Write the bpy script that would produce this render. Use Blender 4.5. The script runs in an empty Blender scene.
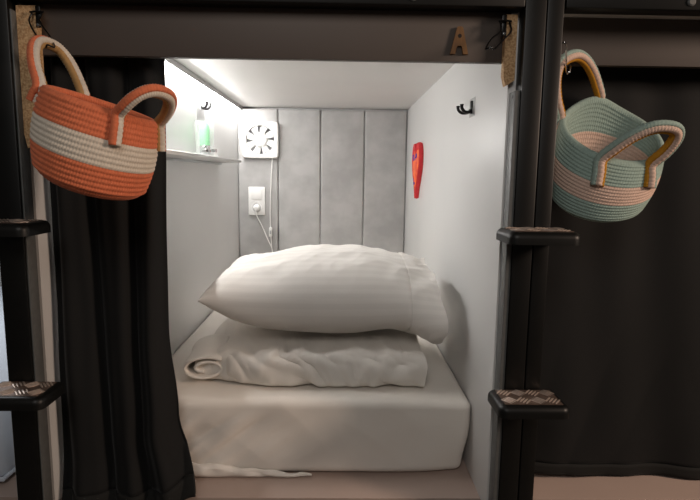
import bpy, bmesh, math, random
from mathutils import Vector, Matrix, noise
random.seed(7)
PI = math.pi
S = bpy.context.scene
COL = S.collection
H = 1.25            # the camera's height above the room floor; heights below are given from the camera's level

# ------------------------------------------------------------------ camera
F = 543.0
cf = Vector((-9, -75, F)).normalized()
cd = Vector((-53, 3938, 543.0)); cd = (cd - cf * cd.dot(cf)).normalized()
cr = cd.cross(cf)
# rows: world axes in camera coordinates (x right, y down, z forward)
def w_from_cam(v):
    return Vector((v.dot(cr), v.dot(cf), -v.dot(cd)))
CR = w_from_cam(Vector((1, 0, 0))); CD = w_from_cam(Vector((0, 1, 0))); CF = w_from_cam(Vector((0, 0, 1)))
cam_d = bpy.data.cameras.new('camera'); cam = bpy.data.objects.new('camera', cam_d); COL.objects.link(cam)
cam_d.sensor_width = 36.0; cam_d.lens = F / 700 * 36.0; cam_d.clip_start = 0.02
M3 = Matrix((CR, -CD, -CF)).transposed()
cam.matrix_world = Matrix.Translation((0, 0, H)) @ M3.to_4x4()
S.camera = cam

def ray(px, py):
    return w_from_cam(Vector((px - 350, py - 250, F)))
def at(px, py, D):            # the point of the plane y = D seen at a pixel
    r = ray(px, py); return r * (D / r.y)
def atx(px, py, X):
    r = ray(px, py); return r * (X / r.x)
def atz(px, py, Z):
    r = ray(px, py); return r * (Z / r.z)

# ------------------------------------------------------------------ materials
def lin(c):
    return tuple(((v / 255) / 12.92 if v / 255 <= 0.04045 else ((v / 255 + 0.055) / 1.055) ** 2.4) for v in c) + (1,)

def mat(name, col, rough=0.6, metal=0.0, spec=0.5, noise_amt=0.0, noise_scale=30, bump=0.0, bump_scale=200, sheen=0.0, trans=0.0, ior=1.45,
        dark=None, stretch=(1, 1, 1)):
    m = bpy.data.materials.new(name); m.use_nodes = True
    nt = m.node_tree; N = nt.nodes; L = nt.links
    b = N['Principled BSDF']
    b.inputs['Roughness'].default_value = rough
    b.inputs['Metallic'].default_value = metal
    b.inputs['Specular IOR Level'].default_value = spec
    b.inputs['IOR'].default_value = ior
    b.inputs['Transmission Weight'].default_value = trans
    if sheen:
        b.inputs['Sheen Weight'].default_value = sheen; b.inputs['Sheen Roughness'].default_value = 0.4
    tc = N.new('ShaderNodeTexCoord'); mp = N.new('ShaderNodeMapping'); mp.inputs['Scale'].default_value = stretch
    L.new(tc.outputs['Object'], mp.inputs['Vector'])
    c = lin(col)
    if noise_amt or dark:
        n = N.new('ShaderNodeTexNoise'); n.inputs['Scale'].default_value = noise_scale; n.inputs['Detail'].default_value = 5
        L.new(mp.outputs['Vector'], n.inputs['Vector'])
        cr_ = N.new('ShaderNodeValToRGB')
        cr_.color_ramp.elements[0].position = 0.36; cr_.color_ramp.elements[1].position = 0.64
        d = lin(dark) if dark else tuple(v * (1 - noise_amt) for v in c[:3]) + (1,)
        cr_.color_ramp.elements[0].color = d; cr_.color_ramp.elements[1].color = c
        L.new(n.outputs['Fac'], cr_.inputs['Fac']); L.new(cr_.outputs['Color'], b.inputs['Base Color'])
    else:
        b.inputs['Base Color'].default_value = c
    if bump:
        n2 = N.new('ShaderNodeTexNoise'); n2.inputs['Scale'].default_value = bump_scale; n2.inputs['Detail'].default_value = 3
        L.new(mp.outputs['Vector'], n2.inputs['Vector'])
        bp = N.new('ShaderNodeBump'); bp.inputs['Strength'].default_value = bump; bp.inputs['Distance'].default_value = 0.002
        L.new(n2.outputs['Fac'], bp.inputs['Height']); L.new(bp.outputs['Normal'], b.inputs['Normal'])
    return m

def emis(name, col, strength):
    m = bpy.data.materials.new(name); m.use_nodes = True
    b = m.node_tree.nodes['Principled BSDF']
    b.inputs['Base Color'].default_value = (0.9, 0.9, 0.9, 1)
    b.inputs['Emission Color'].default_value = lin(col); b.inputs['Emission Strength'].default_value = strength
    return m

LAM = mat('white laminate', (211, 211, 210), rough=0.38, noise_amt=0.03, noise_scale=3, bump=0.03, bump_scale=60)
LAMC = mat('ceiling laminate', (216, 214, 212), rough=0.42, noise_amt=0.03, noise_scale=3)
FASC = mat('warm grey laminate', (80, 72, 67), rough=0.55, noise_amt=0.05, noise_scale=4)
STEEL = mat('black powder coat', (13, 13, 12), rough=0.42, spec=0.35, noise_amt=0.15, noise_scale=40, bump=0.05, bump_scale=500)
STEELE = mat('grey steel and lit post edge', (92, 93, 92), rough=0.45, noise_amt=0.15, noise_scale=60)
TREAD = mat('worn tread plate', (128, 108, 96), rough=0.45, metal=0.6, noise_amt=0.35, noise_scale=60)
BAR = mat('worn bright tread bars', (232, 214, 200), rough=0.42, metal=0.75, noise_amt=0.2, noise_scale=90)
HOOKM = mat('black hook metal', (14, 14, 14), rough=0.3, metal=0.3)
CHROME = mat('chrome', (215, 215, 215), rough=0.12, metal=1.0)
CHIP = mat('chipboard', (204, 170, 128), rough=0.8, dark=(158, 120, 82), noise_scale=230, bump=0.4, bump_scale=150)
CHIPL = mat('raw board edge', (150, 120, 84), rough=0.8, dark=(112, 86, 56), noise_scale=90, bump=0.3, bump_scale=120)
CURT = mat('black curtain cloth', (29, 29, 29), rough=0.8, noise_amt=0.1, noise_scale=500, bump=0.15, bump_scale=900, sheen=0.06, spec=0.2)
CURTH = mat('black curtain hem', (33, 33, 32), rough=0.8, noise_amt=0.1, noise_scale=500, sheen=0.06, spec=0.2)
COT = mat('white cotton', (226, 221, 214), rough=0.85, noise_amt=0.03, noise_scale=6, bump=0.12, bump_scale=700, sheen=0.15, spec=0.2)
SHEET = mat("white sheet", (232, 226, 218), rough=0.8, noise_amt=0.03, noise_scale=5, bump=0.1, bump_scale=600, sheen=0.1, spec=0.2)
BLUEC = mat('pale blue sheet', (205, 212, 222), rough=0.85, bump=0.1, bump_scale=500)
VELV = mat('grey velvet', (178, 177, 176), rough=0.75, dark=(162, 161, 160), noise_scale=9, bump=0.08, bump_scale=800, sheen=0.25)
PLAST = mat('white plastic', (238, 238, 236), rough=0.35)
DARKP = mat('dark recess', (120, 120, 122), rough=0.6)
GREYP = mat('grey plastic', (170, 172, 174), rough=0.4)
ALU = mat('aluminium profile', (182, 182, 182), rough=0.35, metal=0.6)
GLASS = mat('clear acrylic', (235, 242, 240), rough=0.05); GLASS.node_tree.nodes['Principled BSDF'].inputs['Alpha'].default_value = 0.12
FILM = mat('clear film and glare-pale plate', (246, 247, 247), rough=0.3)
FILM.node_tree.nodes['Principled BSDF'].inputs['Alpha'].default_value = 0.5
GREEN = mat('green plastic', (128, 222, 150), rough=0.35)
RED = mat('red felt', (204, 40, 48), rough=0.6, noise_amt=0.12, noise_scale=60)
ORNG = mat('orange felt', (240, 120, 48), rough=0.6, dark=(214, 70, 52), noise_scale=28)
PURP = mat('purple paint', (88, 46, 150), rough=0.5)
WOOD = mat('stained plywood letter', (120, 84, 42), rough=0.6, dark=(92, 62, 30), noise_scale=18, stretch=(6, 1, 1))
WOODD = mat('dark hole', (30, 20, 14), rough=0.8)
ORA = mat('orange cotton rope', (216, 120, 84), rough=0.9, noise_amt=0.16, noise_scale=160, bump=0.4, bump_scale=900, sheen=0.1, spec=0.15)
CRM = mat('cream cotton rope', (214, 203, 188), rough=0.9, noise_amt=0.1, noise_scale=160, bump=0.4, bump_scale=900, spec=0.15)
BEI = mat('tan cotton rope', (178, 140, 92), rough=0.9, noise_amt=0.14, noise_scale=160, bump=0.4, bump_scale=900, spec=0.15)
MNT = mat('mint cotton rope', (154, 174, 165), rough=0.9, noise_amt=0.12, noise_scale=160, bump=0.4, bump_scale=900, sheen=0.1, spec=0.15)
PNK = mat('pale pink cotton rope', (212, 184, 168), rough=0.9, noise_amt=0.1, noise_scale=160, bump=0.4, bump_scale=900, spec=0.15)
GLD = mat('mustard cotton rope', (186, 132, 44), rough=0.9, noise_amt=0.14, noise_scale=160, bump=0.4, bump_scale=900, spec=0.15)
ROOMF = mat('grey vinyl floor', (120, 112, 104), rough=0.5, noise_amt=0.1, noise_scale=5)
LEDM = emis("led diffuser", (255, 252, 249), 172.0)

def stripes(m, period):
    """a woven satin stripe: bands a touch glossier and greyer than the ground, running along x"""
    nt = m.node_tree; N = nt.nodes; L = nt.links
    b = N['Principled BSDF']
    tc = N.new('ShaderNodeTexCoord'); sp = N.new('ShaderNodeSeparateXYZ'); ad = N.new('ShaderNodeMath'); ad.operation = 'ADD'
    L.new(tc.outputs['Object'], sp.inputs[0]); L.new(sp.outputs['Y'], ad.inputs[0]); L.new(sp.outputs['Z'], ad.inputs[1])
    mu = N.new('ShaderNodeMath'); mu.operation = 'MULTIPLY'; mu.inputs[1].default_value = 2 * PI / period
    sn = N.new('ShaderNodeMath'); sn.operation = 'SINE'
    L.new(ad.outputs[0], mu.inputs[0]); L.new(mu.outputs[0], sn.inputs[0])
    rp = N.new('ShaderNodeValToRGB'); rp.color_ramp.elements[0].position = 0.42; rp.color_ramp.elements[1].position = 0.58
    rp.color_ramp.elements[0].color = lin((228, 224, 219)); rp.color_ramp.elements[1].color = lin((233, 229, 224))
    mr = N.new('ShaderNodeMapRange'); mr.inputs['From Min'].default_value = -1
    L.new(sn.outputs[0], mr.inputs['Value']); L.new(mr.outputs['Result'], rp.inputs['Fac'])
    L.new(rp.outputs['Color'], b.inputs['Base Color'])
PILW = mat('white striped cotton', (232, 228, 223), rough=0.85, noise_amt=0.02, noise_scale=6, bump=0.1, bump_scale=700, sheen=0.15, spec=0.25)
stripes(PILW, 0.034)

# ------------------------------------------------------------------ builders
BASE = {}
def thing(name, label, cat, loc, group=None):
    o = bpy.data.objects.new(name, None); COL.objects.link(o)
    o.empty_display_size = 0.05
    o.location = (loc[0], loc[1], loc[2] + H)
    BASE[o] = Vector(loc)
    o['label'] = label; o['category'] = cat
    if group: o['group'] = group
    return o
def tag(o, label, cat, group=None):
    o['label'] = label; o['category'] = cat
    if group: o['group'] = group
    return o
def obj(name, bm, m, parent=None, smooth=True, label=None, sharp=35, mods=()):
    me = bpy.data.meshes.new(name)
    bmesh.ops.recalc_face_normals(bm, faces=bm.faces)
    if parent is not None:
        off = BASE[parent]
    else:
        xs = [v.co.copy() for v in bm.verts]
        off = Vector(((min(v.x for v in xs) + max(v.x for v in xs)) / 2, (min(v.y for v in xs) + max(v.y for v in xs)) / 2, min(v.z for v in xs)))
    for v in bm.verts: v.co -= off
    if smooth:
        for f in bm.faces: f.smooth = True
        ang = math.radians(sharp)
        for e in bm.edges:
            if len(e.link_faces) == 2 and e.calc_face_angle(0) > ang: e.smooth = False
    bm.to_mesh(me); bm.free()
    for mm in (m if isinstance(m, (list, tuple)) else [m]): me.materials.append(mm)
    o = bpy.data.objects.new(name, me); COL.objects.link(o)
    BASE[o] = off
    if parent is not None:
        o.parent = parent
        # the parent's own frame carries the offset; a child mesh sits at the parent's origin
        o.location = (0, 0, 0)
    else:
        o.location = (off.x, off.y, off.z + H)
    for k, kw in mods:
        md = o.modifiers.new(k.lower(), k)
        for a, b in kw.items(): setattr(md, a, b)
    if label: o['label'] = label
    return o
def struct(name, bm, m, **k):
    o = obj(name, bm, m, **k); o['kind'] = 'structure'; return o

def box(bm, x0, x1, y0, y1, z0, z1, bev=0.0, seg=2):
    r = bmesh.ops.create_cube(bm, size=1.0)
    vs = r['verts']
    for v in vs:
        v.co = Vector(((x0 + x1) / 2 + v.co.x * (x1 - x0), (y0 + y1) / 2 + v.co.y * (y1 - y0), (z0 + z1) / 2 + v.co.z * (z1 - z0)))
    if bev:
        es = list({e for v in vs for e in v.link_edges})
        bmesh.ops.bevel(bm, geom=es, offset=bev, segments=seg, profile=0.5, affect='EDGES')
    return bm
def BX(*a, **k): return box(bmesh.new(), *a, **k)

def surf(bm, nu, nv, f, cu=False, cv=False, mi=None):
    vs = [[bm.verts.new(f(i, j)) for j in range(nv)] for i in range(nu)]
    for i in range(nu if cu else nu - 1):
        for j in range(nv if cv else nv - 1):
            a = vs[i][j]; b = vs[(i + 1) % nu][j]; c = vs[(i + 1) % nu][(j + 1) % nv]; d = vs[i][(j + 1) % nv]
            fc = bm.faces.new((a, b, c, d))
            if mi: fc.material_index = mi(i, j)
    return vs

def catmull(pts, n):
    P = [Vector(p) for p in pts]; P = [P[0] * 2 - P[1]] + P + [P[-1] * 2 - P[-2]]
    out = []
    m = len(P) - 3
    for k in range(n):
        t = k / (n - 1) * m; i = min(int(t), m - 1); t -= i
        a, b, c, d = P[i:i + 4]
        out.append(0.5 * ((2 * b) + (c - a) * t + (2 * a - 5 * b + 4 * c - d) * t * t + (3 * b - a - 3 * c + d) * t ** 3))
    return out

def tube(bm, pts, r, seg=10, caps=True, closed=False, ref=None, oval=1.0, twist=None):
    """a tube along pts; ref fixes the frame, oval stretches it across ref, twist(k, a) -> radius factor"""
    n = len(pts); pts = [Vector(p) for p in pts]
    rings = []
    nrm = None
    for k in range(n):
        if closed: t = pts[(k + 1) % n] - pts[k - 1]
        else: t = pts[min(k + 1, n - 1)] - pts[max(k - 1, 0)]
        t.normalize()
        if ref is not None: a = ref - t * ref.dot(t)
        else:
            if nrm is None: nrm = t.orthogonal()
            a = nrm - t * nrm.dot(t); nrm = a
        a = a.normalized(); b = t.cross(a)
        rr = r(k / (n - 1)) if callable(r) else r
        ring = []
        for q in range(seg):
            th = 2 * PI * q / seg
            f = twist(k, th) if twist else 1.0
            ring.append(bm.verts.new(pts[k] + a * (math.cos(th) * rr * oval * f) + b * (math.sin(th) * rr * f)))
        rings.append(ring)
    for k in range(n if closed else n - 1):
        for q in range(seg):
            bm.faces.new((rings[k][q], rings[k][(q + 1) % seg], rings[(k + 1) % n][(q + 1) % seg], rings[(k + 1) % n][q]))
    if caps and not closed:
        bm.faces.new(rings[0][::-1]); bm.faces.new(rings[-1])
    return bm
def TB(*a, **k): return tube(bmesh.new(), *a, **k)

def lathe(bm, prof, c, axis=Vector((0, 0, 1)), seg=32):
    """prof: (radius, height) pairs along axis from c"""
    axis = Vector(axis).normalized(); a = axis.orthogonal().normalized(); b = axis.cross(a); c = Vector(c)
    prev = None
    for (r, h) in prof:
        if r < 1e-6: ring = [bm.verts.new(c + axis * h)]
        else: ring = [bm.verts.new(c + axis * h + (a * math.cos(2 * PI * q / seg) + b * math.sin(2 * PI * q / seg)) * r) for q in range(seg)]
        if prev:
            for q in range(seg):
                q2 = (q + 1) % seg
                if len(prev) == 1 and len(ring) == 1: continue
                if len(prev) == 1: bm.faces.new((prev[0], ring[q], ring[q2]))
                elif len(ring) == 1: bm.faces.new((prev[q], prev[q2], ring[0]))
                else: bm.faces.new((prev[q], prev[q2], ring[q2], ring[q]))
        prev = ring
    return bm
def LT(*a, **k): return lathe(bmesh.new(), *a, **k)

def samples(a, b, n, r):
    """n+1 places from a to b, closer together within r of the ends"""
    k = 6
    out = [a + r * (1 - math.cos(i / k * PI / 2)) for i in range(k)]
    out += [a + r + (b - a - 2 * r) * i / n for i in range(n + 1)]
    out += [b - r * (1 - math.cos((k - 1 - i) / k * PI / 2)) for i in range(k)]
    return out
def rbox(bm, lo, hi, r, n):
    lo = Vector(lo); hi = Vector(hi)
    ax = [samples(lo[i], hi[i], n[i], r) for i in range(3)]
    def rnd(p):
        q = Vector([min(max(p[i], lo[i] + r), hi[i] - r) for i in range(3)])
        d = p - q
        return q + d.normalized() * r if d.length > 1e-9 else p
    for k in range(3):
        i, j = [a for a in range(3) if a != k]
        for side in (lo[k], hi[k]):
            def f(a, b):
                p = Vector((0, 0, 0)); p[i] = ax[i][a]; p[j] = ax[j][b]; p[k] = side
                return rnd(p)
            surf(bm, len(ax[i]), len(ax[j]), f)
    bmesh.ops.remove_doubles(bm, verts=bm.verts, dist=1e-5)
    bmesh.ops.recalc_face_normals(bm, faces=bm.faces)
    return bm
def displace(bm, fn):
    bm.normal_update()
    for v, d in [(v, fn(v.co, v.normal)) for v in bm.verts]: v.co += d
def sm(a, b, x):
    t = min(max((x - a) / (b - a), 0), 1); return t * t * (3 - 2 * t)
def nz(x, y, z): return noise.noise(Vector((x, y, z)))
def ridged(x, y, z): return 1 - abs(noise.noise(Vector((x, y, z)))) * 2

# ------------------------------------------------------------------ the sleeping pods' shell
XL, XR, YB, ZC, ZP = -0.571, 0.363, 3.05, 0.362, -0.8125
YF = 1.28
b = bmesh.new(); box(b, -0.785, XL, 1.35, YB + 0.04, ZP, ZC); box(b, -0.785, -0.694, 1.25, 1.35, ZP, ZC)
wl = struct('wall_left', b, LAM)
tb = obj('trim_edge', BX(-0.724, -0.711, 1.246, 1.2505, ZP, 0.24), CHIPL, wl, label='raw brown board edge')
struct('wall_right', BX(XR, 0.455, 1.222, YB + 0.04, ZP, ZC, bev=0.002), LAM)
struct('wall_back', BX(-1.85, 1.65, YB + 0.04, YB + 0.07, ZP, ZC), LAM)
struct('wall_far_left', BX(-1.88, -1.85, 1.22, YB + 0.07, ZP, ZC), LAM)
struct('wall_far_right', BX(1.65, 1.68, 1.22, YB + 0.07, ZP, ZC), LAM)
struct('ceiling', BX(-1.88, 1.68, 1.2435, YB + 0.07, ZC, ZC + 0.03), LAMC)
struct('floor', BX(-3, 3.2, -2.2, YB + 0.07, -H - 0.03, -H), ROOMF)
struct('trim_1', BX(-0.715, 0.366, 1.2235, 1.243, 0.2475, ZC + 0.03, bev=0.0012), FASC)
struct('trim_2', BX(0.4565, 1.649, 1.285, 1.305, at(640, 66, 1.285).z, ZC - 0.0005, bev=0.0012), FASC)
t = thing('bunk_platform', 'pale laminate bunk platform under the mattresses with a plain front panel', 'bunk', (0, 1.9, -H))
obj('deck', BX(-1.85, 1.65, YF, YB + 0.04, ZP - 0.02, ZP, bev=0.0015), mat('deck laminate', (168, 149, 139), rough=0.45, noise_amt=0.05, noise_scale=4), t)
obj('front_panel', BX(-1.85, 1.65, YF + 0.014, YF + 0.032, -H, ZP - 0.02), FASC, t)

# ------------------------------------------------------------------ steel frame, ladders
def rail(x0, x1, label):
    t = thing('steel_rail', label, 'rail', ((x0 + x1) / 2, 1.2, 0.336))
    b = bmesh.new(); box(b, x0, x1, 1.178, 1.222, 0.350, 0.43, bev=0.003)
    obj('beam', b, STEEL, t)
    for k in (0.22, 0.78):
        x = x0 + (x1 - x0) * k
        obj('bolt', LT([(0.0, 0.0045), (0.006, 0.0045), (0.0085, 0.0025), (0.009, 0.0)], (x, 1.178, 0.366), (0, -1, 0), 16), STEELE, t)
rail(-0.682, 0.378, 'black steel rail along the top edge of the open middle pod')
rail(0.464, 1.65, 'black steel rail over the closed right-hand pod beside the ladder post')

def step(parent, x0, x1, y0, y1, zt, drop=0.026):
    """a folded plate: flat top with rounded skirts at the front and both ends, and a raised-bar tread on it"""
    r = 0.014
    b = bmesh.new()
    prof = []
    for (dx, dy) in ((0, 0),):
        pass
    # outline round the plate: back left -> front left -> front right -> back right
    def outline(o):
        pts = [Vector((x0 - o, y1, 0))]
        rr = 0.006 + o
        for q in range(7):
            a = PI + q / 6 * PI / 2
            pts.append(Vector((x0 + 0.006 + rr * math.cos(a), y0 + 0.006 + rr * math.sin(a), 0)))
        for q in range(7):
            a = 1.5 * PI + q / 6 * PI / 2
            pts.append(Vector((x1 - 0.006 + rr * math.cos(a), y0 + 0.006 + rr * math.sin(a), 0)))
        pts.append(Vector((x1 + o, y1, 0)))
        return pts
    levels = [(-0.004, 0.0), (0.0, 0.0)]
    for q in range(1, 6):
        a = q / 5 * PI / 2
        levels.append((r * math.sin(a), -r * (1 - math.cos(a))))
    levels.append((r, -drop)); levels.append((r - 0.003, -drop)); levels.append((r - 0.003, -r)); levels.append((0.0, -0.004)); levels.append((-0.01, -0.004))
    rows = []
    for (o, z) in levels:
        rows.append([p + Vector((0, 0, zt + z)) for p in outline(o)])
    surf(b, len(rows), len(rows[0]), lambda i, j: rows[i][j])
    # the flat of the plate, above and below
    box(b, x0 + 0.002, x1 - 0.002, y0 + 0.002, y1, zt - 0.004, zt)
    st = obj('step', b, STEEL, parent)
    BASE[st] = BASE[parent]
    # tread: a thin plate carrying crossed groups of raised bars
    b = BX(x0 + 0.001, x1 - 0.001, y0 + 0.001, y1 - 0.004, zt, zt + 0.0012)
    bars = bmesh.new()
    cell = (x1 - x0) / 4
    for ci in range(4):
        for cj in range(2):
            cx = x0 + cell * (ci + 0.5); cy = y0 + (y1 - y0) * (cj + 0.5) / 2; cyh = (y1 - y0) / 4
            sgn = 1 if (ci + cj) % 2 else -1
            for k in range(4):
                off = (k - 1.5) * cell * 0.22
                d = Vector((0.62 * sgn, 0.78, 0)).normalized(); nrm = Vector((-d.y, d.x, 0))
                c = Vector((cx, cy, zt + 0.0012)) + nrm * off
                L_ = cyh * 0.70
                pts = [c + d * (L_ * s) for s in (-1, -0.6, 0, 0.6, 1)]
                tube(bars, pts, lambda u: 0.0024 * (1 - 0.75 * abs(2 * u - 1) ** 3), seg=6, ref=Vector((0, 0, 1)), oval=0.8)
    tr = obj('tread_plate', b, TREAD, st, label='worn metal tread plate')
    obj('raised_bar', bars, BAR, st, label='bright worn raised bars')
    return st

lad = thing('bunk_ladder', 'black steel ladder post between the open pod and the right-hand curtain', 'ladder', (0.414, 1.2, -H))
b = bmesh.new(); box(b, 0.380, 0.4245, 1.18, 1.222, -H, 0.6, bev=0.003)
obj('upright', b, STEEL, lad)
b = bmesh.new(); box(b, 0.4262, 0.4615, 1.18, 1.222, -H, 0.6, bev=0.003)
obj('upright', b, STEEL, lad)
obj('lit_edge_strip', BX(0.3675, 0.3797, 1.184, 1.2215, -H, 0.183, bev=0.001), STEELE, lad, label='grey strip for the lit side of the post')  # lighter grey paints in the light caught by the black post's inner side
b = LT([(0, 0.0006), (0.0035, 0.0006), (0.0045, 0.0)], (0.3675, 1.197, 0.172), (-1, 0, 0), 14)
obj('screw_hole', b, HOOKM, lad)
for px0, px1, pz in ((at(515, 231.8, 1.097).x, at(575, 231.8, 1.097).x, at(540, 231.8, 1.097).z), (at(505, 405, 1.097).x, at(564, 405, 1.097).x, at(535, 405, 1.097).z)):
    step(lad, px0, px1, 1.097, 1.18, pz)
lad2 = thing('bunk_ladder', 'black steel ladder post at the left edge behind the orange basket', 'ladder', (-0.71, 1.2, -H))
obj('upright', BX(-0.742, -0.687, 1.18, 1.222, -H, 0.6, bev=0.003), STEEL, lad2)
obj('upright', BX(-0.790, -0.744, 1.18, 1.222, -0.1, 0.6, bev=0.003), STEEL, lad2)
obj('lit_edge_strip', BX(-0.6868, -0.683, 1.186, 1.2215, -H, 0.33, bev=0.001), STEELE, lad2, label='grey strip for the lit side of the post')  # the lit inner side again, put into the colour
for px1, pz in ((at(30, 223.5, 1.097).x, at(20, 223.5, 1.097).z), (at(46, 396.5, 1.097).x, at(20, 396.5, 1.097).z)):
    step(lad2, px1 - 0.137, px1 - 0.0175, 1.097, 1.18, pz)

# chipboard blocks at the ends of the fascia
def chip(x0, x1, z0, z1, slant, label):
    b = bmesh.new()
    prof = [(x0, z1), (x0, z0 + slant), (x0 + 0.006, z0), (x1, z0 + 0.012), (x1, z1)]
    fr = [b.verts.new((x, 1.203, z)) for x, z in prof]; bk = [b.verts.new((x, 1.2225, z)) for x, z in prof]
    b.faces.new(fr); b.faces.new(bk[::-1])
    n = len(prof)
    for k in range(n): b.faces.new((fr[k], fr[(k + 1) % n], bk[(k + 1) % n], bk[k]))
    return tag(obj('chipboard_block', b, CHIP, smooth=False), label, 'board')
chip(0.3470, 0.3715, at(505, 86, 1.203).z, 0.342, 0.022, 'raw chipboard offcut hanging beside the right ladder post')
chip(-0.6825, -0.642, at(20, 148, 1.203).z, 0.342, 0.03, 'raw chipboard offcut beside the left ladder post above the orange basket')

# ------------------------------------------------------------------ headboard
hb = thing('headboard', 'grey velvet headboard of four upright padded panels against the back wall', 'headboard', (-0.1, YB + 0.03, ZP))
obj('backing', BX(XL + 0.001, XR - 0.001, YB + 0.022, YB + 0.04, ZP, 0.353), VELV, hb)
xs = [XL + 0.001, at(278, 108, YB).x, at(321, 108, YB).x, at(365, 108, YB).x, XR - 0.001]
for k in range(4):
    b = rbox(bmesh.new(), (xs[k] + 0.0012, YB - 0.006, -0.75), (xs[k + 1] - 0.0012, YB + 0.024, 0.352), 0.010, (8, 2, 20))
    displace(b, lambda p, n: n * (0.0025 * nz(p.x * 9, p.z * 4, 3)))
    obj('padded_panel', b, VELV, hb)

# ------------------------------------------------------------------ LED strip in the ceiling corner
ld = thing('led_strip_light', 'long lit aluminium strip light along the left wall under the ceiling', 'light', (XL, 2.2, ZC - 0.03))
obj('channel', BX(XL + 0.0005, XL + 0.030, 1.36, YB - 0.008, ZC - 0.020, ZC - 0.0005, bev=0.002), ALU, ld)
b = bmesh.new()
def dome(i, j):
    a = PI + j / 8 * PI
    return Vector((XL + 0.013 + 0.007 * math.cos(a), 1.365 + i * (YB - 0.02 - 1.365) / 4, ZC - 0.0195 + 0.007 * math.sin(a)))
surf(b, 5, 9, dome)
obj('diffuser', b, LEDM, ld, label='glowing white diffuser')

# ------------------------------------------------------------------ mattress, duvet, pillow
ZM = -0.598
mt = thing('mattress', 'white mattress in a fitted sheet filling the open middle pod', 'mattress', (-0.1, 2.2, ZP))
b = rbox(bmesh.new(), (XL + 0.006, 1.385, ZP + 0.0025), (0.3605, YB - 0.012, ZM), 0.024, (140, 60, 50))
def mdisp(p, n):
    d = Vector((0, 0, 0))
    front = sm(1.46, 1.38, p.y)
    hgt = (p.z - ZP) / (ZM - ZP)
    # slack folds pulling to the lower left corner, calmer to the right
    left = sm(0.0, -0.5, p.x)
    s = p.x * 0.75 - p.z * 1.0
    fold = nz(s * 22, (p.x + p.z) * 4, 1.5) * 0.026 * left + nz(s * 46, (p.x + p.z) * 5, 3.5) * 0.005 * left + nz(s * 9, (p.x + p.z) * 3, 7) * 0.004
    d += n * (fold * front * sm(1.0, 0.6, hgt))
    d += n * ((0.004 * nz(p.x * 6, p.z * 8, 4) + 0.004 * ridged(p.x * 5 + p.z * 6, p.x * 2, 6) * sm(0.3, 0.1, p.x)) * front)
    # rounded lip under the top edge at the right corner, tucked in lower down
    tuck = sm(0.75, 0.0, hgt)
    if p.x > 0.2: d.x -= 0.016 * tuck * sm(0.2, 0.345, p.x)
    if front > 0.01: d.y += 0.010 * tuck * front * sm(0.25, 0.35, p.x)
    # lower at the wall side of the top
    top = max(n.z, 0)
    if p.x > 0.3: d.x = min(d.x, 0)
    if n.z < -0.3: d.z = max(d.z, 0)
    d.z += top * (-0.0025 * abs(nz(p.x * 7, p.y * 5, 2)) - 0.006 * sm(0.22, 0.355, p.x))
    return d
displace(b, mdisp)
obj('fitted_sheet', b, SHEET, mt, sharp=70)
b = bmesh.new()
def hem(i, j):
    u = i / 60; x = -0.47 + 0.40 * u
    a = j / 7
    z = ZP + 0.004 + (0.042 * (1 - u) ** 1.1 + 0.005) * (1 - a)
    y = 1.376 - 0.014 * math.sin(PI * a) * (1 - u) - 0.006 * a * (1 - u) + 0.007 * nz(x * 26, a * 2, 5)
    z += 0.006 * nz(x * 20, a, 9) * (1 - a)
    return Vector((x, y, z))
surf(b, 61, 8, hem)
obj('sheet_hem', b, COT, mt, label='loose white sheet edge', mods=[('SOLIDIFY', {'thickness': 0.003})])

dv = thing('duvet', 'white duvet folded into a wrinkled flat bundle under the pillow', 'duvet', (-0.08, 1.7, ZM))
def duvet_shell(y0, y1, z0, z1, x0, x1, nx, seed, amp):
    """a sheet folded about a line along x: under, round the front, over the top"""
    path = []
    h = (z1 - z0); r = h * 0.46
    nb = 14
    for k in range(nb): path.append((y1 + (y0 + r - y1) * k / nb, z0))
    for k in range(22):
        a = -PI / 2 - k / 21 * PI
        # a squarer front than a half circle
        ca = abs(math.cos(a)) ** 0.62 * (1 if math.cos(a) >= 0 else -1); sa = abs(math.sin(a)) ** 0.8 * (1 if math.sin(a) >= 0 else -1)
        path.append((y0 + r + r * ca, (z0 + z1) / 2 + h / 2 * sa))
    for k in range(1, nb + 1): path.append((y0 + r + (y1 - y0 - r) * k / nb, z1))
    m = len(path)
    def f(i, j):
        u = i / (nx - 1); x = x0 + (x1 - x0) * u
        y, z = path[j]
        s = j / (m - 1)
        end = sm(-0.16, -0.43, x)
        zz = (z - ZM)
        zz *= 1 - 0.36 * end
        y += 0.055 * end
        frontness = sm(y0 + 0.14, y0, path[j][0])
        w = ridged(x * 13 + 0.9 * nz(x * 5, s * 6, seed), s * 5.5 + x * 3, seed) * amp
        w += ridged(x * 24 + s * 7 + 0.8 * nz(x * 8, s * 5, seed), s * 4.0, seed + 3) * amp * 0.75 * (0.5 + 0.5 * sm(0.2, -0.1, x))
        w *= 0.25 + 0.75 * frontness
        up = sm(0.10, 0.26, s)          # the part resting on the mattress stays flat
        c = Vector((0, y0 + r, (z0 + z1) / 2))
        p = Vector((x, y, ZM + zz))
        dirv = Vector((0, y - c.y, ZM + zz - c.z)); dirv.y = min(dirv.y, 0)
        if dirv.length > 1e-6: dirv.normalize()
        p += dirv * (w * up)
        p.z += 0.006 * nz(x * 5, s * 3, seed + 8) * up
        p.z = max(p.z, ZM + (0.0155 if amp > 0.005 else 0.014))
        p.x += 0.012 * nz(s * 6, seed, 2) * (1 - u) * 2 * (1 if u < 0.5 else 0) + (0.008 * nz(s * 5, seed, 6) if u > 0.9 else 0)
        return p
    return f, nx, m
f, nx, m = duvet_shell(1.472, 1.95, ZM + 0.016, -0.513, -0.405, 0.244, 220, 1.7, 0.0125)
b = bmesh.new(); surf(b, nx, m, f)
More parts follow.
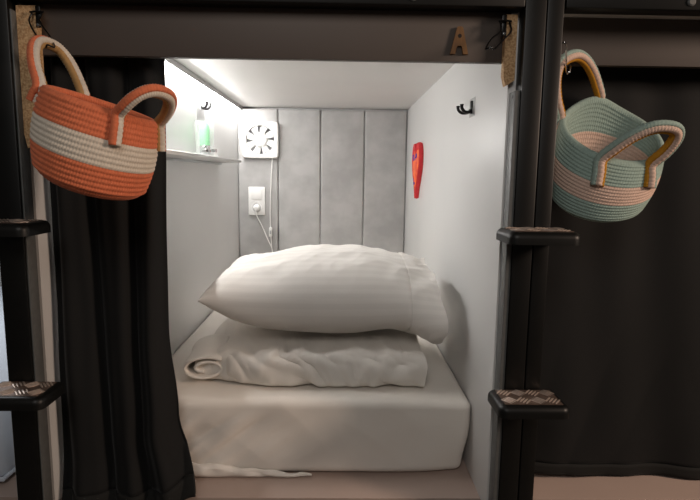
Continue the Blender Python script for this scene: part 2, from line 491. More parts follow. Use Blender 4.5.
obj('outer_fold', b, COT, dv, sharp=80, mods=[('SOLIDIFY', {'thickness': 0.022, 'offset': 0.0}), ('SUBSURF', {'levels': 1, 'render_levels': 1})])
f, nx, m = duvet_shell(1.497, 1.95, ZM + 0.030, -0.536, -0.36, 0.240, 120, 5.1, 0.004)
b = bmesh.new(); surf(b, nx, m, f)
obj('inner_fold', b, COT, dv, sharp=80, mods=[('SOLIDIFY', {'thickness': 0.018, 'offset': -1.0}), ('SUBSURF', {'levels': 1, 'render_levels': 1})])
b = rbox(bmesh.new(), (-0.30, 1.53, ZM + 0.028), (0.238, 1.95, -0.535), 0.02, (20, 10, 4))
obj('filling', b, COT, dv)

b = bmesh.new()
rc_ = at(205, 363, 1.490)
def roll(i, j):
    v = i / 24; s = j / 60
    a = PI * 0.95 + s * 2 * PI * 1.75          # starts at the right, turns over the top to the left and inwards
    a = PI * 0.30 + s * 2 * PI * 1.6
    r = 1.0 - 0.62 * s
    wob = 1 + 0.10 * nz(s * 5, v * 3, 3)
    x = 0.074 * r * math.cos(a) * wob; z = 0.040 * r * math.sin(a) * wob
    y = (0.004 + 0.012 * s + 0.006 * nz(s * 7, 1, 1)) * (1 - v) + v * 0.22
    return Vector((rc_.x + x - 0.02 * v + 0.006 * math.sin(a), rc_.y + y - 0.008, max(ZM + 0.0445 + z + 0.004 * v, ZM + 0.003)))
surf(b, 25, 61, roll)
obj('rolled_corner', b, COT, dv, sharp=80, mods=[('SOLIDIFY', {'thickness': 0.009, 'offset': -1.0}), ('SUBSURF', {'levels': 1, 'render_levels': 1})])

pl = thing('pillow', 'plump white pillow lying on top of the folded duvet', 'pillow', (-0.06, 1.72, -0.49))
pa, pb, pc = 0.329, 0.245, Vector((-0.062, 1.715, -0.372))
def pil(u, v, side, inner=False):
    ex = 1 - 0.055 * (1 - v * v)          # sides bow in between the corners
    ey = 1 - 0.06 * (1 - u * u)
    r = max(u, 0)
    x = (pa if u < 0 else 0.358) * u * (ex if u < 0 else 1 - 0.02 * (1 - v * v)); y = pb * v * ey
    tu = max(0, 1 - abs(u) ** 2.2) ** 0.45 if u < 0 else 1 - 0.36 * sm(0.25, 1.0, u)
    if inner: tu *= 1 - 0.02 * sm(0.71, 0.76, u); y *= 1 - 0.012 * sm(0.71, 0.76, u)
    if inner and u > 0.78: tu *= math.sqrt(max(0, 1 - ((u - 0.78) / 0.15) ** 2))
    t = tu * max(0, 1 - abs(v) ** 2.8) ** 0.5
    if side > 0:
        z = 0.133 * t * (1 + 0.10 * math.sin(u * 1.2 + 0.3))
        z += t * (0.008 * nz(x * 7, y * 7, 1) + 0.003 * nz(x * 22, y * 12, 4) + 0.007 * ridged(x * 7 + y * 4, y * 10 - x * 3, 12) + 0.003 * ridged(x * 17 - y * 6, y * 14, 5))
    else:
        z = -0.108 * t + t * 0.004 * nz(x * 10, y * 10, 9)
    # creases running in from the left corner, and the slack folds of the open end
    if u < 0:
        z += ridged(y * 16 + x * 3, x * 5, 2 + side) * 0.009 * sm(0.55, 0.95, -u) * (1 - abs(u) ** 10) * (1 - abs(v) ** 6) * side
        z += 0.022 * sm(-0.5, -1.0, u)
    w = sm(0.45, 1.0, u)
    fold = ridged(y * 9 - x * 11, x * 6 + y * 3, 4) * 0.016 + ridged(y * 17 + x * 9, x * 8, 9) * 0.006
    z += fold * w * (1 - abs(v) ** 6) * side
    front = sm(0.4, -1.0, v)
    z -= (0.012 + 0.040 * front * (0.85 + (0.15 if side < 0 else -0.25) * (1 - abs(v) ** 6))) * sm(0.55, 1.0, u) ** 1.4
    x += (0.014 * nz(y * 7, 2, 3) + 0.010 * front - (0.016 if side > 0 else 0.0) * (1 - abs(v) ** 6)) * sm(0.8, 1.0, u)
    y += 0.006 * nz(x * 14, 1.0, 6) * w
    return pc + Vector((x, y, z))
def edge_s(i, n):
    a = -1 + 2 * i / (n - 1)
    return math.sin(a * PI / 2) * 0.55 + a * 0.45
b = bmesh.new()
NU, NV = 150, 110
for side in (1, -1):
    surf(b, NU, NV, lambda i, j: pil(-1 + (edge_s(i, NU) + 1) / 2 * 1.93, edge_s(j, NV), side, True))
bmesh.ops.remove_doubles(b, verts=b.verts, dist=1e-5)
obj('cushion', b, PILW, pl, sharp=80)
# the open end of the pillowcase, running on past the cushion and hanging
b = bmesh.new()
for side in (1, -1):
    surf(b, 34, NV, lambda i, j: pil(0.74 + 0.26 * i / 33, edge_s(j, NV), side) + Vector((0, 0, 0.0004 * side * (1 - edge_s(j, NV) ** 8))))
bmesh.ops.remove_doubles(b, verts=b.verts, dist=1e-5)
obj('pillowcase_flap', b, PILW, pl, sharp=80, mods=[('SOLIDIFY', {'thickness': 0.0012, 'offset': 0.0})])

def plain_mattress(lo, hi, m, label):
    t = thing('mattress', label, 'mattress', ((lo[0] + hi[0]) / 2, (lo[1] + hi[1]) / 2, lo[2]))
    b = rbox(bmesh.new(), lo, hi, 0.03, (30, 20, 10))
    displace(b, lambda p, n: n * (0.004 * nz(p.x * 7, p.y * 6, p.z * 7)) if n.z > -0.2 else Vector((0, 0, 0)))
    obj('fitted_sheet', b, m, t, sharp=70)
    b = bmesh.new()
    pts = [(hi[0] - 0.002 - 0.0 * k, lo[1] + (hi[1] - lo[1]) * k / 20, lo[2] + 0.012 + 0.006 * nz(k, 2, 2)) for k in range(21)]
    front = [(lo[0] + 0.03 + (hi[0] - lo[0] - 0.03) * k / 30, lo[1] - 0.001, lo[2] + 0.016 + 0.008 * nz(k * 0.4, 1, 2)) for k in range(31)]
    tube(b, front + pts[1:], 0.006, seg=8)
    obj('elastic_edge', b, m, t)
plain_mattress((-1.80, 1.33, ZP + 0.0025), (-0.868, 3.0, ZM), BLUEC, 'pale blue sheeted mattress at the far left edge behind the left ladder post')
plain_mattress((0.47, 1.415, ZP + 0.0025), (1.60, 3.0, ZM), SHEET, 'white mattress behind the right-hand black curtain, only its lower edge showing')

# ------------------------------------------------------------------ curtains
def curtain(label, fn, nu, nv, hem_v, cx):
    t = thing('curtain', label, 'curtain', cx)
    k = int(nv * hem_v)
    b = bmesh.new(); surf(b, nu, k + 1, lambda i, j: fn(i / (nu - 1), j / (nv - 1)))
    obj('cloth_panel', b, CURT, t, sharp=80, mods=[('SOLIDIFY', {'thickness': 0.003})])
    b = bmesh.new(); surf(b, nu, nv - k, lambda i, j: fn(i / (nu - 1), (j + k) / (nv - 1)))
    obj('hem', b, CURTH, t, sharp=80, mods=[('SOLIDIFY', {'thickness': 0.006})])
zt = 0.352
def lc(u, v):
    z0 = -0.838 + 0.043 * sm(0.72, 1.0, u)
    z = zt + (z0 - zt) * v
    low = sm(0.5, 1.0, v)
    K = [(0, 0), (0.25, -0.003), (0.48, -0.009), (0.64, -0.009), (0.83, 0.010), (1.0, 0.064)]
    kk = max(i for i in range(5) if K[i][0] <= v); (va, oa), (vb, ob) = K[kk], K[kk + 1]
    x = -0.689 + 0.277 * u + (oa + (ob - oa) * sm(va, vb, v)) * u ** 2
    g = 2 * PI * (3.3 * u + 0.16 * math.sin(2.4 * v + 5 * u))
    y = 1.292 + 0.017 * math.sin(g) * (0.75 + 0.4 * v) + 0.004 * math.sin(2.3 * g + 1.5 + v) - low * 0.016
    y += 0.006 * nz(u * 6, v * 5, 3)
    if u > 0.9: y += 0.010 * sm(0.9, 1, u) * (1 - low)
    y = min(y, 1.336)
    y += 0.030 * sm(0.84, 1.0, u) * low * (1 - sm(0.9, 1, v))
    if v > 0.9: y = min(y, 1.275 + 0.04 * (1 - v) * 10)
    y -= 0.018 * sm(0.88, 1.0, v)
    return Vector((x + 0.004 * math.cos(g), y, z))
curtain('black curtain drawn to the left side of the open pod behind the orange basket', lc, 130, 120, 0.955, (-0.56, 1.29, -0.84))
def rc(u, v):
    z0 = -0.806 + 0.012 * sm(0.3, 0.0, u) 
    z = zt + (z0 - zt) * v
    x = 0.466 + 1.17 * u
    g = 2 * PI * (3.8 * u + 0.16 * math.sin(2.2 * v + 5 * u) + 0.15)
    y = 1.374 + 0.007 * math.sin(g) * (0.5 + 0.5 * v) + 0.003 * math.sin(2.3 * g + 1) + 0.006 * nz(u * 9, v * 3, 8)
    y += 0.008 * ridged((u * 1.4 + v * 0.5) * 6, v * 2.5, 5) * sm(0.5, 1, v)
    return Vector((x, y, z))
curtain('black curtain closed across the right-hand pod behind the mint basket', rc, 180, 110, 0.965, (0.86, 1.374, -0.80))

# ------------------------------------------------------------------ baskets
def basket(name, label, c_rim, D0, half0, tilt0, alpha0, c_bot, D1, half1, tilt1, alpha1, bands, nco, handles, loc, pull=None):
    """a coiled rope basket: two tilted rings (rim, base) joined by a stack of rope coils"""
    t = thing(name, label, 'basket', loc)
    def frame(c, D, half, tilt, alpha):
        P = at(c[0], c[1], D); v = P.normalized(); dep = P.dot(CF)
        R_ = (CR - v * CR.dot(v)).normalized(); D_ = (CD - v * CD.dot(v)); D_ = (D_ - R_ * D_.dot(R_)).normalized()
        tl = math.radians(tilt); al = math.radians(alpha)
        e1 = R_ * math.cos(tl) + D_ * math.sin(tl); p = R_ * math.sin(tl) - D_ * math.cos(tl)
        n = p * math.cos(al) - v * math.sin(al); e2 = p * math.sin(al) + v * math.cos(al)
        return P, e1, e2, n, half * dep / F
    A = frame(c_rim, D0, half0, tilt0, alpha0); B = frame(c_bot, D1, half1, tilt1, alpha1)
    def pt(tt, phi, off=0.0, inset=1.0):
        c = A[0].lerp(B[0], tt); e1 = A[1].lerp(B[1], tt).normalized(); e2 = A[2].lerp(B[2], tt).normalized()
        r = A[4] + (B[4] - A[4]) * tt + 0.010 * math.sin(PI * min(tt, 1)) 
        # the corner to the base is rounded
        r2 = (r + off) * inset
        wob = 1 + 0.012 * math.sin(2 * phi + 1 + tt) + 0.006 * math.sin(3 * phi + 2)
        q = c + (e1 * math.cos(phi) + e2 * math.sin(phi)) * (r2 * wob)
        if pull and tt < 0.5: q += A[3] * (pull[1] * math.exp(-((math.atan2(math.sin(phi - pull[0]), math.cos(phi - pull[0]))) / 0.5) ** 2) * (1 - 2 * tt))
        return q
    NS = 500; TW = 124
    th = 0.0048
    rows = []; mats_ = []
    SUB = 5
    def add(tt, phi_phase, off, inset, mi):
        rows.append((tt, phi_phase, off, inset)); mats_.append(mi)
    # outside, rim to base
    for k in range(nco):
        mi = bands[k]
        for q in range(SUB):
            s = -1 + 2 * (q + 0.5) / SUB
            tt = (k + (q + 0.5) / SUB) / nco
            bulge = math.sqrt(max(0, 1 - s * s)) * 0.0042
            corner = sm(0.9, 1.0, tt) * 0.010
            add(tt, k * 0.9 + s * 1.2, 0.001 + bulge - corner, 1.0, mi)
    # base, outwards in
    nb = 9
    for k in range(nb):
        for q in range(3):
            s = -1 + 2 * (q + 0.5) / 3
            ins = 0.93 * (1 - (k + (q + 0.5) / 3) / nb) + 0.012
            add(1.0 + 0.02 * math.sqrt(max(0, 1 - s * s)), k * 0.7, -0.006, ins, bands[-1])
    outer = len(rows)
    inn = []
    for k in range(nco):
        for q in range(4):
            s = -1 + 2 * (q + 0.5) / 4
            tt = (k + (q + 0.5) / 4) / nco
            bulge = math.sqrt(max(0, 1 - s * s)) * 0.0035
            inn.append((min(tt, 0.97), k * 0.9 + 1, -0.0065 - bulge, 1.0, bands[k]))
    for k in range(nb):
        ins = 0.9 * (1 - (k + 0.5) / nb) + 0.02
        inn.append((0.965, k, -0.006, ins, bands[-1]))
    seq = [(r[0], r[1], r[2], r[3], m_) for r, m_ in zip(rows, mats_)]
    full = seq[::-1] + [(-0.018, 0, 0.0015, 1.0, bands[0]), (-0.026, 0.6, -0.0025, 1.0, bands[0]), (-0.018, 1, -0.007, 1.0, bands[0])] + inn
    b = bmesh.new()
    def f(i, j):
        tt, ph, off, ins, mi = full[i]
        phi = 2 * PI * j / NS
        amp = 0.00065 if ins == 1.0 else 0.0004
        return pt(tt, phi, off + amp * math.sin(TW * phi + ph * 2.0), ins)
    vs = surf(b, len(full), NS, f, cv=True, mi=lambda i, j: full[i][4])
    b.faces.new(vs[0]); b.faces.new(vs[-1][::-1])
    for fc in b.faces:
        if len(fc.verts) > 4: fc.material_index = bands[-1]
    obj('woven_body', b, handles['mats_body'], t, sharp=120)
    # handles: three ropes each, sewn to the outside of the wall
    for hd in handles['list']:
        p1, p2 = hd['phi']; p1 = math.radians(p1); p2 = math.radians(p2)
        r1 = pt(0.0, p1, 0.007); r2 = pt(0.0, p2, 0.007)
        l1 = pt(hd['foot'], p1, 0.009); l2 = pt(hd['foot'], p2, 0.009)
        mid = (r1 + r2) / 2; ch = (r2 - r1) / 2
        apex = mid + A[3] * hd['up'] + (mid - A[0]).normalized() * hd['out'] + ch.normalized() * hd['side']
        if 'apex' in hd: apex = at(*hd['apex'])
        av = apex - mid
        pts = [l1, l1.lerp(r1, 0.5), r1]
        for k in range(1, 12):
            a = PI * k / 12
            cc = math.cos(a); ss = math.sin(a)
            cc = abs(cc) ** 0.8 * (1 if cc > 0 else -1); ss = ss ** 0.85
            pts.append(mid - ch * cc + av * ss)
        pts += [r2, r2.lerp(l2, 0.5), l2]
        cur = catmull(pts, 170)
        pn = ch.cross(av).normalized()
        hobj = None
        for q, (mm, w) in enumerate(zip(handles['ropes'], (0.0062, 0, -0.0062))):
            line = []
            for k in range(len(cur)):
                tg = (cur[min(k + 1, len(cur) - 1)] - cur[max(k - 1, 0)]).normalized()
                o_ = tg.cross(pn).normalized()
                if o_.dot(cur[k] - mid) < 0 and 30 < k < 140: o_ = -o_
                if k <= 30 or k >= 140:
                    ref_ = (cur[k] - mid)
                    ref_ = ch * (-1 if k <= 30 else 1)
                    if o_.dot(ref_) < 0: o_ = -o_
                line.append(cur[k] + o_ * w * hd.get('w', 1.0))
            b = TB(line, (0.0040, 0.0066, 0.0042)[q] * hd.get('w', 1.0), seg=10, ref=pn, oval=1.45, twist=lambda k, a_: 1 + 0.07 * math.sin(k * 1.9 + a_))
            if q == 0:
                hobj = obj('handle', b, mm, t, sharp=120)
                BASE[hobj] = BASE[t]
            else:
                ro = obj('rope', b, mm, hobj, sharp=120)
                ro['label'] = ('cream rope strand', 'inner rope strand')[q - 1]
    return t

bandsA = [0] * 5 + [1] * 5 + [0] * 6
basket('rope_basket', 'orange and cream coiled rope basket hanging at the upper left', (102, 105), 1.06, 51.5, 19.5, 4.0,
       (90.5, 183), 1.06, 47.5, 16, 16, bandsA, 16,
       {'mats_body': [ORA, CRM], 'ropes': [ORA, CRM, BEI], 'list': [
           {'phi': (-74, -6), 'up': 0.072, 'out': 0.020, 'side': 0.010, 'foot': 0.34, 'apex': (161, 92, 1.0), 'w': 1.25},
           {'phi': (180, 110), 'up': 0.07, 'out': 0, 'side': 0, 'foot': 0.22, 'apex': (48, 43, 1.135), 'w': 1.25}]}, at(86, 190, 1.06))
basket('rope_basket', 'mint and pale pink coiled rope basket hanging beside the right ladder post', (612, 133), 1.25, 49, 22, 29,
       (594, 202), 1.25, 39, 12, 31, [0] * 7 + [1] * 6 + [0] * 7, 20,
       {'mats_body': [MNT, PNK], 'ropes': [MNT, PNK, GLD], 'list': [
           {'phi': (-87, -31), 'up': 0.088, 'out': 0.012, 'side': 0.030, 'foot': 0.36, 'w': 1.4, 'apex': (667, 127, 1.12)},
           {'phi': (122, 188), 'up': 0.07, 'out': 0, 'side': 0, 'foot': 0.2, 'apex': (569, 57, 1.25), 'w': 1.3}]}, at(594, 207, 1.24), pull=(math.radians(128), 0.020))

# ------------------------------------------------------------------ hooks for the baskets
def lever_hook(label, base, tip, lift, m=HOOKM):
    """a screwed back plate carrying a long bent wire loop"""
    base = Vector(base); tip = Vector(tip)
    t = thing('wire_hook', label, 'hook', base + Vector((0, 0, -0.02)))
    obj('back_plate', BX(base.x - 0.005, base.x + 0.005, base.y - 0.003, base.y, base.z - 0.022, base.z + 0.022, bev=0.001), m, t)
    obj('cross_bar', TB([(base.x - 0.014, base.y - 0.006, base.z + 0.008), (base.x, base.y - 0.008, base.z + 0.009), (base.x + 0.014, base.y - 0.006, base.z + 0.008)], 0.0022, seg=8), m, t)
    s = Vector((base.x, base.y - 0.006, base.z + 0.006))
    side = Vector((0.010, 0, 0))
    low = (s + tip) / 2 + Vector((0, 0, -lift))
    pa_ = [s + side, s + side * 1.1 + Vector((0, -0.010, -0.02)), low + side * 1.3, tip + side * 0.9 + Vector((0, 0, 0.004)), tip + Vector((0, -0.008, 0.006)), tip - side * 0.9 + Vector((0, 0, 0.004)), low - side * 1.3, s - side * 1.1 + Vector((0, -0.010, -0.02)), s - side]
    obj('wire_loop', TB(catmull(pa_, 60), 0.0018, seg=8), m, t)
    b = LT([(0, 0.0035), (0.003, 0.003), (0.0038, 0)], (base.x, base.y - 0.003, base.z - 0.017), (0, -1, 0), 12)
    obj('screw', b, CHROME, t)
lever_hook('empty black wire hook on the dark board by the letter A', at(504, 26, 1.2025), at(490, 51, 1.15), 0.006)
lever_hook('black wire hook holding the orange basket handle', at(38.5, 17, 1.2025), at(50, 49, 1.118), 0.012)
hk3 = Vector((0.4618, 1.20, at(560, 44, 1.2).z))
t = thing('wire_hook', 'small metal hook on the ladder post holding the mint basket handle', 'hook', hk3)
obj('back_plate', BX(hk3.x, hk3.x + 0.003, hk3.y - 0.008, hk3.y + 0.008, hk3.z - 0.02, hk3.z + 0.012, bev=0.001), HOOKM, t)
tip = at(567.5, 69.5, 1.246)
obj('wire_loop', TB(catmull([hk3 + Vector((0.003, 0, 0)), hk3 + Vector((0.010, -0.012, -0.004)), tip + Vector((-0.002, 0.002, -0.004)), tip + Vector((0.006, 0.004, -0.004)), tip + Vector((0.010, 0.010, 0.010))], 40), 0.002, seg=8), CHROME, t, label='shiny bent wire')

# ------------------------------------------------------------------ the letter on the board
lt = at(459, 41, 1.2235)
L_ = thing('wooden_letter', 'small brown wooden letter A fixed to the board over the pod', 'letter', lt + Vector((0, 0, -0.028)))
b = bmesh.new()
w_, h_ = 0.0195, 0.0285
outl = [(-w_, -h_), (-0.0065, h_ * 0.92), (-0.004, h_), (0.004, h_), (0.0065, h_ * 0.92), (w_, -h_), (w_ - 0.011, -h_), (w_ - 0.0135, -h_ * 0.56), (0.004, -h_ * 0.40), (-0.004, -h_ * 0.40), (-w_ + 0.0135, -h_ * 0.56), (-w_ + 0.011, -h_)]
fr = [b.verts.new((lt.x + x, lt.y - 0.007, lt.z + z)) for x, z in outl]; bk = [b.verts.new((lt.x + x, lt.y - 0.0003, lt.z + z)) for x, z in outl]
b.faces.new(fr); b.faces.new(bk[::-1])
for k in range(len(outl)): b.faces.new((fr[k], fr[(k + 1) % len(outl)], bk[(k + 1) % len(outl)], bk[k]))
obj('letter_shape', b, WOOD, L_, smooth=False)
b = LT([(0, 0.0003), (0.0042, 0.0003), (0.0042, 0)], (lt.x, lt.y - 0.007, lt.z + 0.009), (0, -1, 0), 18)
obj('counter_hole', b, WOODD, L_)

# ------------------------------------------------------------------ exhaust fan
fc_ = at(260.5, 140, YB - 0.02)
fn_ = thing('exhaust_fan', 'square white exhaust fan high on the headboard near the left wall', 'fan', (fc_.x, YB - 0.006, fc_.z - 0.1))
hw = 0.098
b = bmesh.new()
y0, y1 = YB - 0.036, YB - 0.006
def sq(a, r):      # a square ring outline with soft corners
    p = 14.0
    c, s = math.cos(a), math.sin(a)
    return r / (abs(c) ** p + abs(s) ** p) ** (1 / p)
levels = [(hw * 0.985, y1, 1), (hw, y1 - 0.004, 1), (hw, y0 + 0.005, 1), (hw - 0.004, y0, 1), (0.0795, y0, 0), (0.077, y0 + 0.003, 0), (0.0765, y0 + 0.022, 0)]
def fh(i, j):
    r, y, sqr = levels[i]; a = 2 * PI * j / 96
    rr = sq(a, r) if sqr else r
    return Vector((fc_.x + rr * math.cos(a), y, fc_.z + rr * math.sin(a)))
surf(b, len(levels), 96, fh, cv=True)
obj('housing', b, PLAST, fn_)
obj('duct', LT([(0, 0), (0.078, 0)], (fc_.x, y0 + 0.0215, fc_.z), (0, -1, 0), 48), DARKP, fn_, label='dark inside of the duct')
for k in range(8):
    a0 = 2 * PI * k / 8 + 0.2
    b = bmesh.new()
    def bl(i, j):
        r = 0.036 + 0.039 * i / 6; a = a0 + (j / 4) * (0.70 - 0.16 * (i / 6))
        return Vector((fc_.x + r * math.cos(a), y0 + 0.006 + 0.009 * j / 4, fc_.z + r * math.sin(a)))
    surf(b, 7, 5, bl)
    obj('blade', b, PLAST, fn_, mods=[('SOLIDIFY', {'thickness': 0.0015})])
obj('hub', LT([(0, 0.020), (0.030, 0.020), (0.038, 0.015), (0.042, 0.006), (0.042, 0.0)], (fc_.x, y0 + 0.020, fc_.z), (0, -1, 0), 32), PLAST, fn_)

# socket, cords
sc0 = at(257, 201, YB - 0.006)
sk = thing('socket_plate', 'white double socket and switch plate on the headboard under the fan', 'socket', (sc0.x, YB - 0.006, sc0.z - 0.08))
yy = YB - 0.006
obj('cover_frame', BX(sc0.x - 0.046, sc0.x + 0.046, yy - 0.012, yy, sc0.z - 0.078, sc0.z + 0.078, bev=0.004), PLAST, sk)
obj('rocker', BX(sc0.x - 0.030, sc0.x + 0.030, yy - 0.017, yy - 0.011, sc0.z + 0.008, sc0.z + 0.066, bev=0.003), PLAST, sk)
b = LT([(0.022, -0.0085), (0.022, 0.001), (0.0265, 0.001), (0.030, 0.0035), (0.033, 0.001), (0.033, -0.001)], (sc0.x, yy - 0.012, sc0.z - 0.036), (0, -1, 0), 32)
obj('outlet_ring', b, PLAST, sk)
obj('outlet_face', LT([(0, 0), (0.030, 0)], (sc0.x, yy - 0.0125, sc0.z - 0.036), (0, -1, 0), 32), GREYP, sk)
pc_ = thing('plug_cord', 'white plug in the lower outlet with its lead falling behind the pillow', 'cable', (sc0.x, yy - 0.03, sc0.z - 0.05))
obj('plug', LT([(0, 0.032), (0.010, 0.031), (0.0145, 0.024), (0.019, 0.006), (0.020, 0.0)], (sc0.x, yy - 0.0135, sc0.z - 0.036), (0, -1, -0.15), 24), PLAST, pc_)
e = at(272, 249, yy - 0.02)
pts = [Vector((sc0.x, yy - 0.040, sc0.z - 0.042)), Vector((sc0.x + 0.003, yy - 0.044, sc0.z - 0.075)), at(262, 226, yy - 0.03), at(268, 240, yy - 0.024), e, e + Vector((0.004, 0, -0.06)), e + Vector((0.02, -0.01, -0.12))]
obj('lead', TB(catmull(pts, 50), 0.0032, seg=8), PLAST, pc_)
fcord = thing('fan_cord', 'white cord with inline switch hanging from the exhaust fan', 'cable', at(271, 230, yy - 0.01))
p0 = at(272.5, 157, yy - 0.008)
pts = [p0, at(271.5, 175, yy - 0.006), at(270.5, 200, yy - 0.006), at(270.5, 225, yy - 0.007), at(271.5, 245, yy - 0.010), at(273, 258, yy - 0.012), at(273, 272, yy - 0.012)]
obj('lead', TB(catmull(pts, 50), 0.0032, seg=8), PLAST, fcord)
c = at(270.7, 232, yy - 0.010)
obj('inline_switch', BX(c.x - 0.009, c.x + 0.009, c.y - 0.012, c.y + 0.006, c.z - 0.026, c.z + 0.026, bev=0.004), PLAST, fcord)
obj('switch_button', BX(c.x - 0.004, c.x + 0.004, c.y - 0.015, c.y - 0.011, c.z - 0.010, c.z + 0.010, bev=0.001), GREYP, fcord)

# ------------------------------------------------------------------ left wall: shelf, tumbler, bottle, hooks
SX1 = XL + 0.105; ZS = 0.062
sh = thing('side_shelf', 'narrow white shelf along the left wall of the pod', 'shelf', (XL, 2.05, ZS - 0.01))
obj('shelf_board', BX(XL + 0.0005, SX1, 1.40, 2.58, ZS - 0.012, ZS, bev=0.002), LAM, sh)
obj('bracket', BX(XL + 0.0005, XL + 0.014, 1.40, 2.58, ZS - 0.022, ZS - 0.0125, bev=0.001), GREYP, sh)
tc_ = atx(205, 155, XL + 0.052); ty = tc_.y
tum = thing('tumbler', 'clear plastic tumbler on the shelf holding a green bottle', 'tumbler', (tc_.x, ty, ZS))
hT = 0.135
obj('cup', LT([(0, 0.0015), (0.030, 0.0015), (0.033, 0.004), (0.037, hT), (0.0355, hT), (0.0315, 0.006), (0, 0.006)], (tc_.x, ty, ZS), seg=40), GLASS, tum)
bt = thing('bottle', 'small green bottle standing upside down on its silver cap in the tumbler', 'bottle', (tc_.x, ty, ZS + 0.0065))
obj('bottle_body', LT([(0, 0.036), (0.0185, 0.036), (0.0195, 0.042), (0.0195, 0.095), (0.017, 0.110), (0.011, 0.120), (0, 0.124)], (tc_.x, ty, ZS + 0.0065), seg=28), GREEN, bt)
obj('cap', LT([(0, 0), (0.0185, 0), (0.0195, 0.002), (0.0195, 0.034), (0.018, 0.0358), (0, 0.0358)], (tc_.x, ty, ZS + 0.0065), seg=28), CHROME, bt, label='silver cap')
for dx, dy, hh, lab in ((0.040, -0.052, 0.026, 'little silver jar on the shelf just in front of the tumbler'), (0.030, 0.085, 0.034, 'taller silver jar on the shelf just behind the tumbler')):
    q = thing('jar', lab, 'jar', (tc_.x + dx - 0.02, ty + dy, ZS))
    c = (tc_.x + dx - 0.02, ty + dy, ZS)
    obj('jar_body', LT([(0, 0), (0.014, 0), (0.0155, 0.002), (0.0155, hh * 0.6), (0, hh * 0.6)], c, seg=24), GLASS, q)
    obj('lid', LT([(0, hh * 0.6 + 0.0003), (0.0165, hh * 0.6 + 0.0003), (0.0165, hh - 0.002), (0.015, hh), (0, hh)], c, seg=24), CHROME, q, label='chrome lid')

def wall_hook(label, c, sx, padw, padh, padoff, s, pm=HOOKM):
    """adhesive pad on a side wall with a black double prong hook; sx points into the pod"""
    c = Vector(c)
    t = thing('mounted_hook', label, 'hook', c)
    obj('adhesive_pad', BX(min(c.x, c.x + sx * 0.0012), max(c.x, c.x + sx * 0.0012), c.y - padw / 2, c.y + padw / 2, c.z + padoff - padh / 2, c.z + padoff + padh / 2), FILM, t, label='clear adhesive pad')
    x = c.x + sx * 0.0013
    obj('hook_plate', BX(min(x, x + sx * 0.005), max(x, x + sx * 0.005), c.y - 0.011 * s, c.y + 0.011 * s, c.z - 0.024 * s, c.z + 0.024 * s, bev=0.002), pm, t)
    for d in (-1, 1):
        pts = [Vector((x + sx * 0.004, c.y + d * 0.003 * s, c.z - 0.010 * s)), Vector((x + sx * 0.010, c.y + d * 0.010 * s, c.z - 0.018 * s)), Vector((x + sx * 0.024, c.y + d * 0.024 * s, c.z - 0.018 * s)), Vector((x + sx * 0.033, c.y + d * 0.031 * s, c.z - 0.006 * s)), Vector((x + sx * 0.034, c.y + d * 0.033 * s, c.z + 0.008 * s))]
        obj('prong', TB(catmull(pts, 24), lambda u: 0.0058 * s * (1 + 0.25 * sm(0.85, 1, u)), seg=10), HOOKM, t)
wall_hook('black double hook stuck high on the right wall of the pod', atx(472.5, 107.5, XR), -1, 0.060, 0.050, 0.0, 0.74)
wall_hook('black double hook on a clear pad on the left wall above the tumbler', atx(200, 104, XL), 1, 0.13, 0.13, -0.045, 0.9, FILM)  # black plate coloured pale: the LED glare on it is painted in

# ------------------------------------------------------------------ heart on the right wall
hc = atx(417, 171, XR); hc.y = 2.53
ht = thing('hanging_heart', 'red heart-shaped ornament with orange middle hung on the right wall', 'ornament', (XR, hc.y, hc.z - 0.13))
def heart(th, s):
    x = 16 * math.sin(th) ** 3; z = 13 * math.cos(th) - 5 * math.cos(2 * th) - 2 * math.cos(3 * th) - math.cos(4 * th)
    return (x / 32 * 0.225 * s, (z + 2.5) / 29 * 0.250 * s)
b = bmesh.new()
def hp(i, j):
    th = 2 * PI * j / 96
    lv = [(1.0, 0.0006), (1.03, 0.010), (1.0, 0.022), (0.94, 0.021), (0.86, 0.019), (0.80, 0.016), (0.78, 0.012), (0.5, 0.012), (0.02, 0.012)][i]
    y, z = heart(th, lv[0])
    return Vector((XR - lv[1], hc.y + y, hc.z + z))
vs = surf(b, 9, 96, hp, cv=True); b.faces.new(vs[-1])
obj('red_rim', b, RED, ht, sharp=60)
b = bmesh.new()
def hp2(i, j):
    th = 2 * PI * j / 96
    lv = [(0.79, 0.0125), (0.74, 0.019), (0.5, 0.025), (0.25, 0.027), (0.02, 0.027)][i]
    y, z = heart(th, lv[0]); return Vector((XR - lv[1], hc.y + y, hc.z + z))
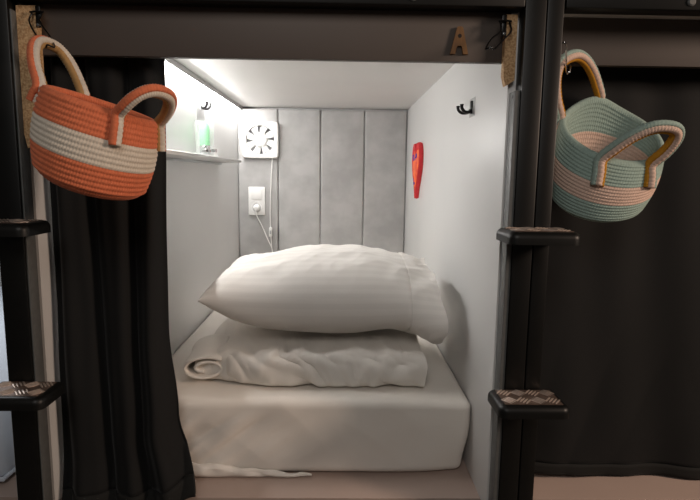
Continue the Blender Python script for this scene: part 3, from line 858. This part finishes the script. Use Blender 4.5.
vs = surf(b, 5, 96, hp2, cv=True); b.faces.new(vs[-1])
obj('orange_middle', b, ORNG, ht, sharp=60, label='orange middle')
for (dy, dz, r) in ((-0.046, 0.066, 0.012), (-0.024, 0.054, 0.010), (0.043, 0.064, 0.012), (0.024, 0.052, 0.010), (0.0, -0.056, 0.009), (0.012, -0.040, 0.007)):
    obj('painted_mark', LT([(r, 0.0), (r * 0.8, 0.005), (0, 0.006)], (XR - 0.0225, hc.y + dy, hc.z + dz), (-1, 0, 0), 14), PURP, ht, label='purple painted mark')

# ------------------------------------------------------------------ light
def area(name, loc, target, size, energy, col, sy=None):
    l = bpy.data.lights.new(name, 'AREA'); l.energy = energy; l.color = col; l.size = size
    if sy: l.shape = 'RECTANGLE'; l.size_y = sy
    o = bpy.data.objects.new(name, l); COL.objects.link(o)
    o.location = (loc[0], loc[1], loc[2] + H)
    d = Vector(target) - Vector(loc); o.rotation_euler = d.to_track_quat('-Z', 'Y').to_euler()
    return o
area('room_lamp', (2.7, 0.0, 0.75), (0.0, 1.35, -0.3), 0.5, 50, (1.0, 0.76, 0.60))
area('ceiling_lamp', (-0.2, -0.9, 1.15), (0.0, 1.3, -0.3), 0.9, 13, (1.0, 0.95, 0.90))
area('neighbour_pod_fill', (-1.55, 2.0, 0.33), (-1.2, 1.9, -0.6), 0.3, 7, (0.97, 0.98, 1.0))  # unseen fill light, added to brighten the left pod's bedding
w = bpy.data.worlds.new('world'); S.world = w; w.use_nodes = True
w.node_tree.nodes['Background'].inputs['Color'].default_value = (1.0, 0.93, 0.87, 1)
w.node_tree.nodes['Background'].inputs['Strength'].default_value = 0.05

S.view_settings.view_transform = 'Standard'; S.view_settings.look = 'None'
S.view_settings.exposure = 0.0; S.view_settings.gamma = 1.0; S.view_settings.use_curve_mapping = False
S.cycles.max_bounces = 12; S.cycles.diffuse_bounces = 6; S.cycles.transmission_bounces = 8
S.cycles.sample_clamp_indirect = 4.0
S.cycles.caustics_reflective = False; S.cycles.caustics_refractive = False
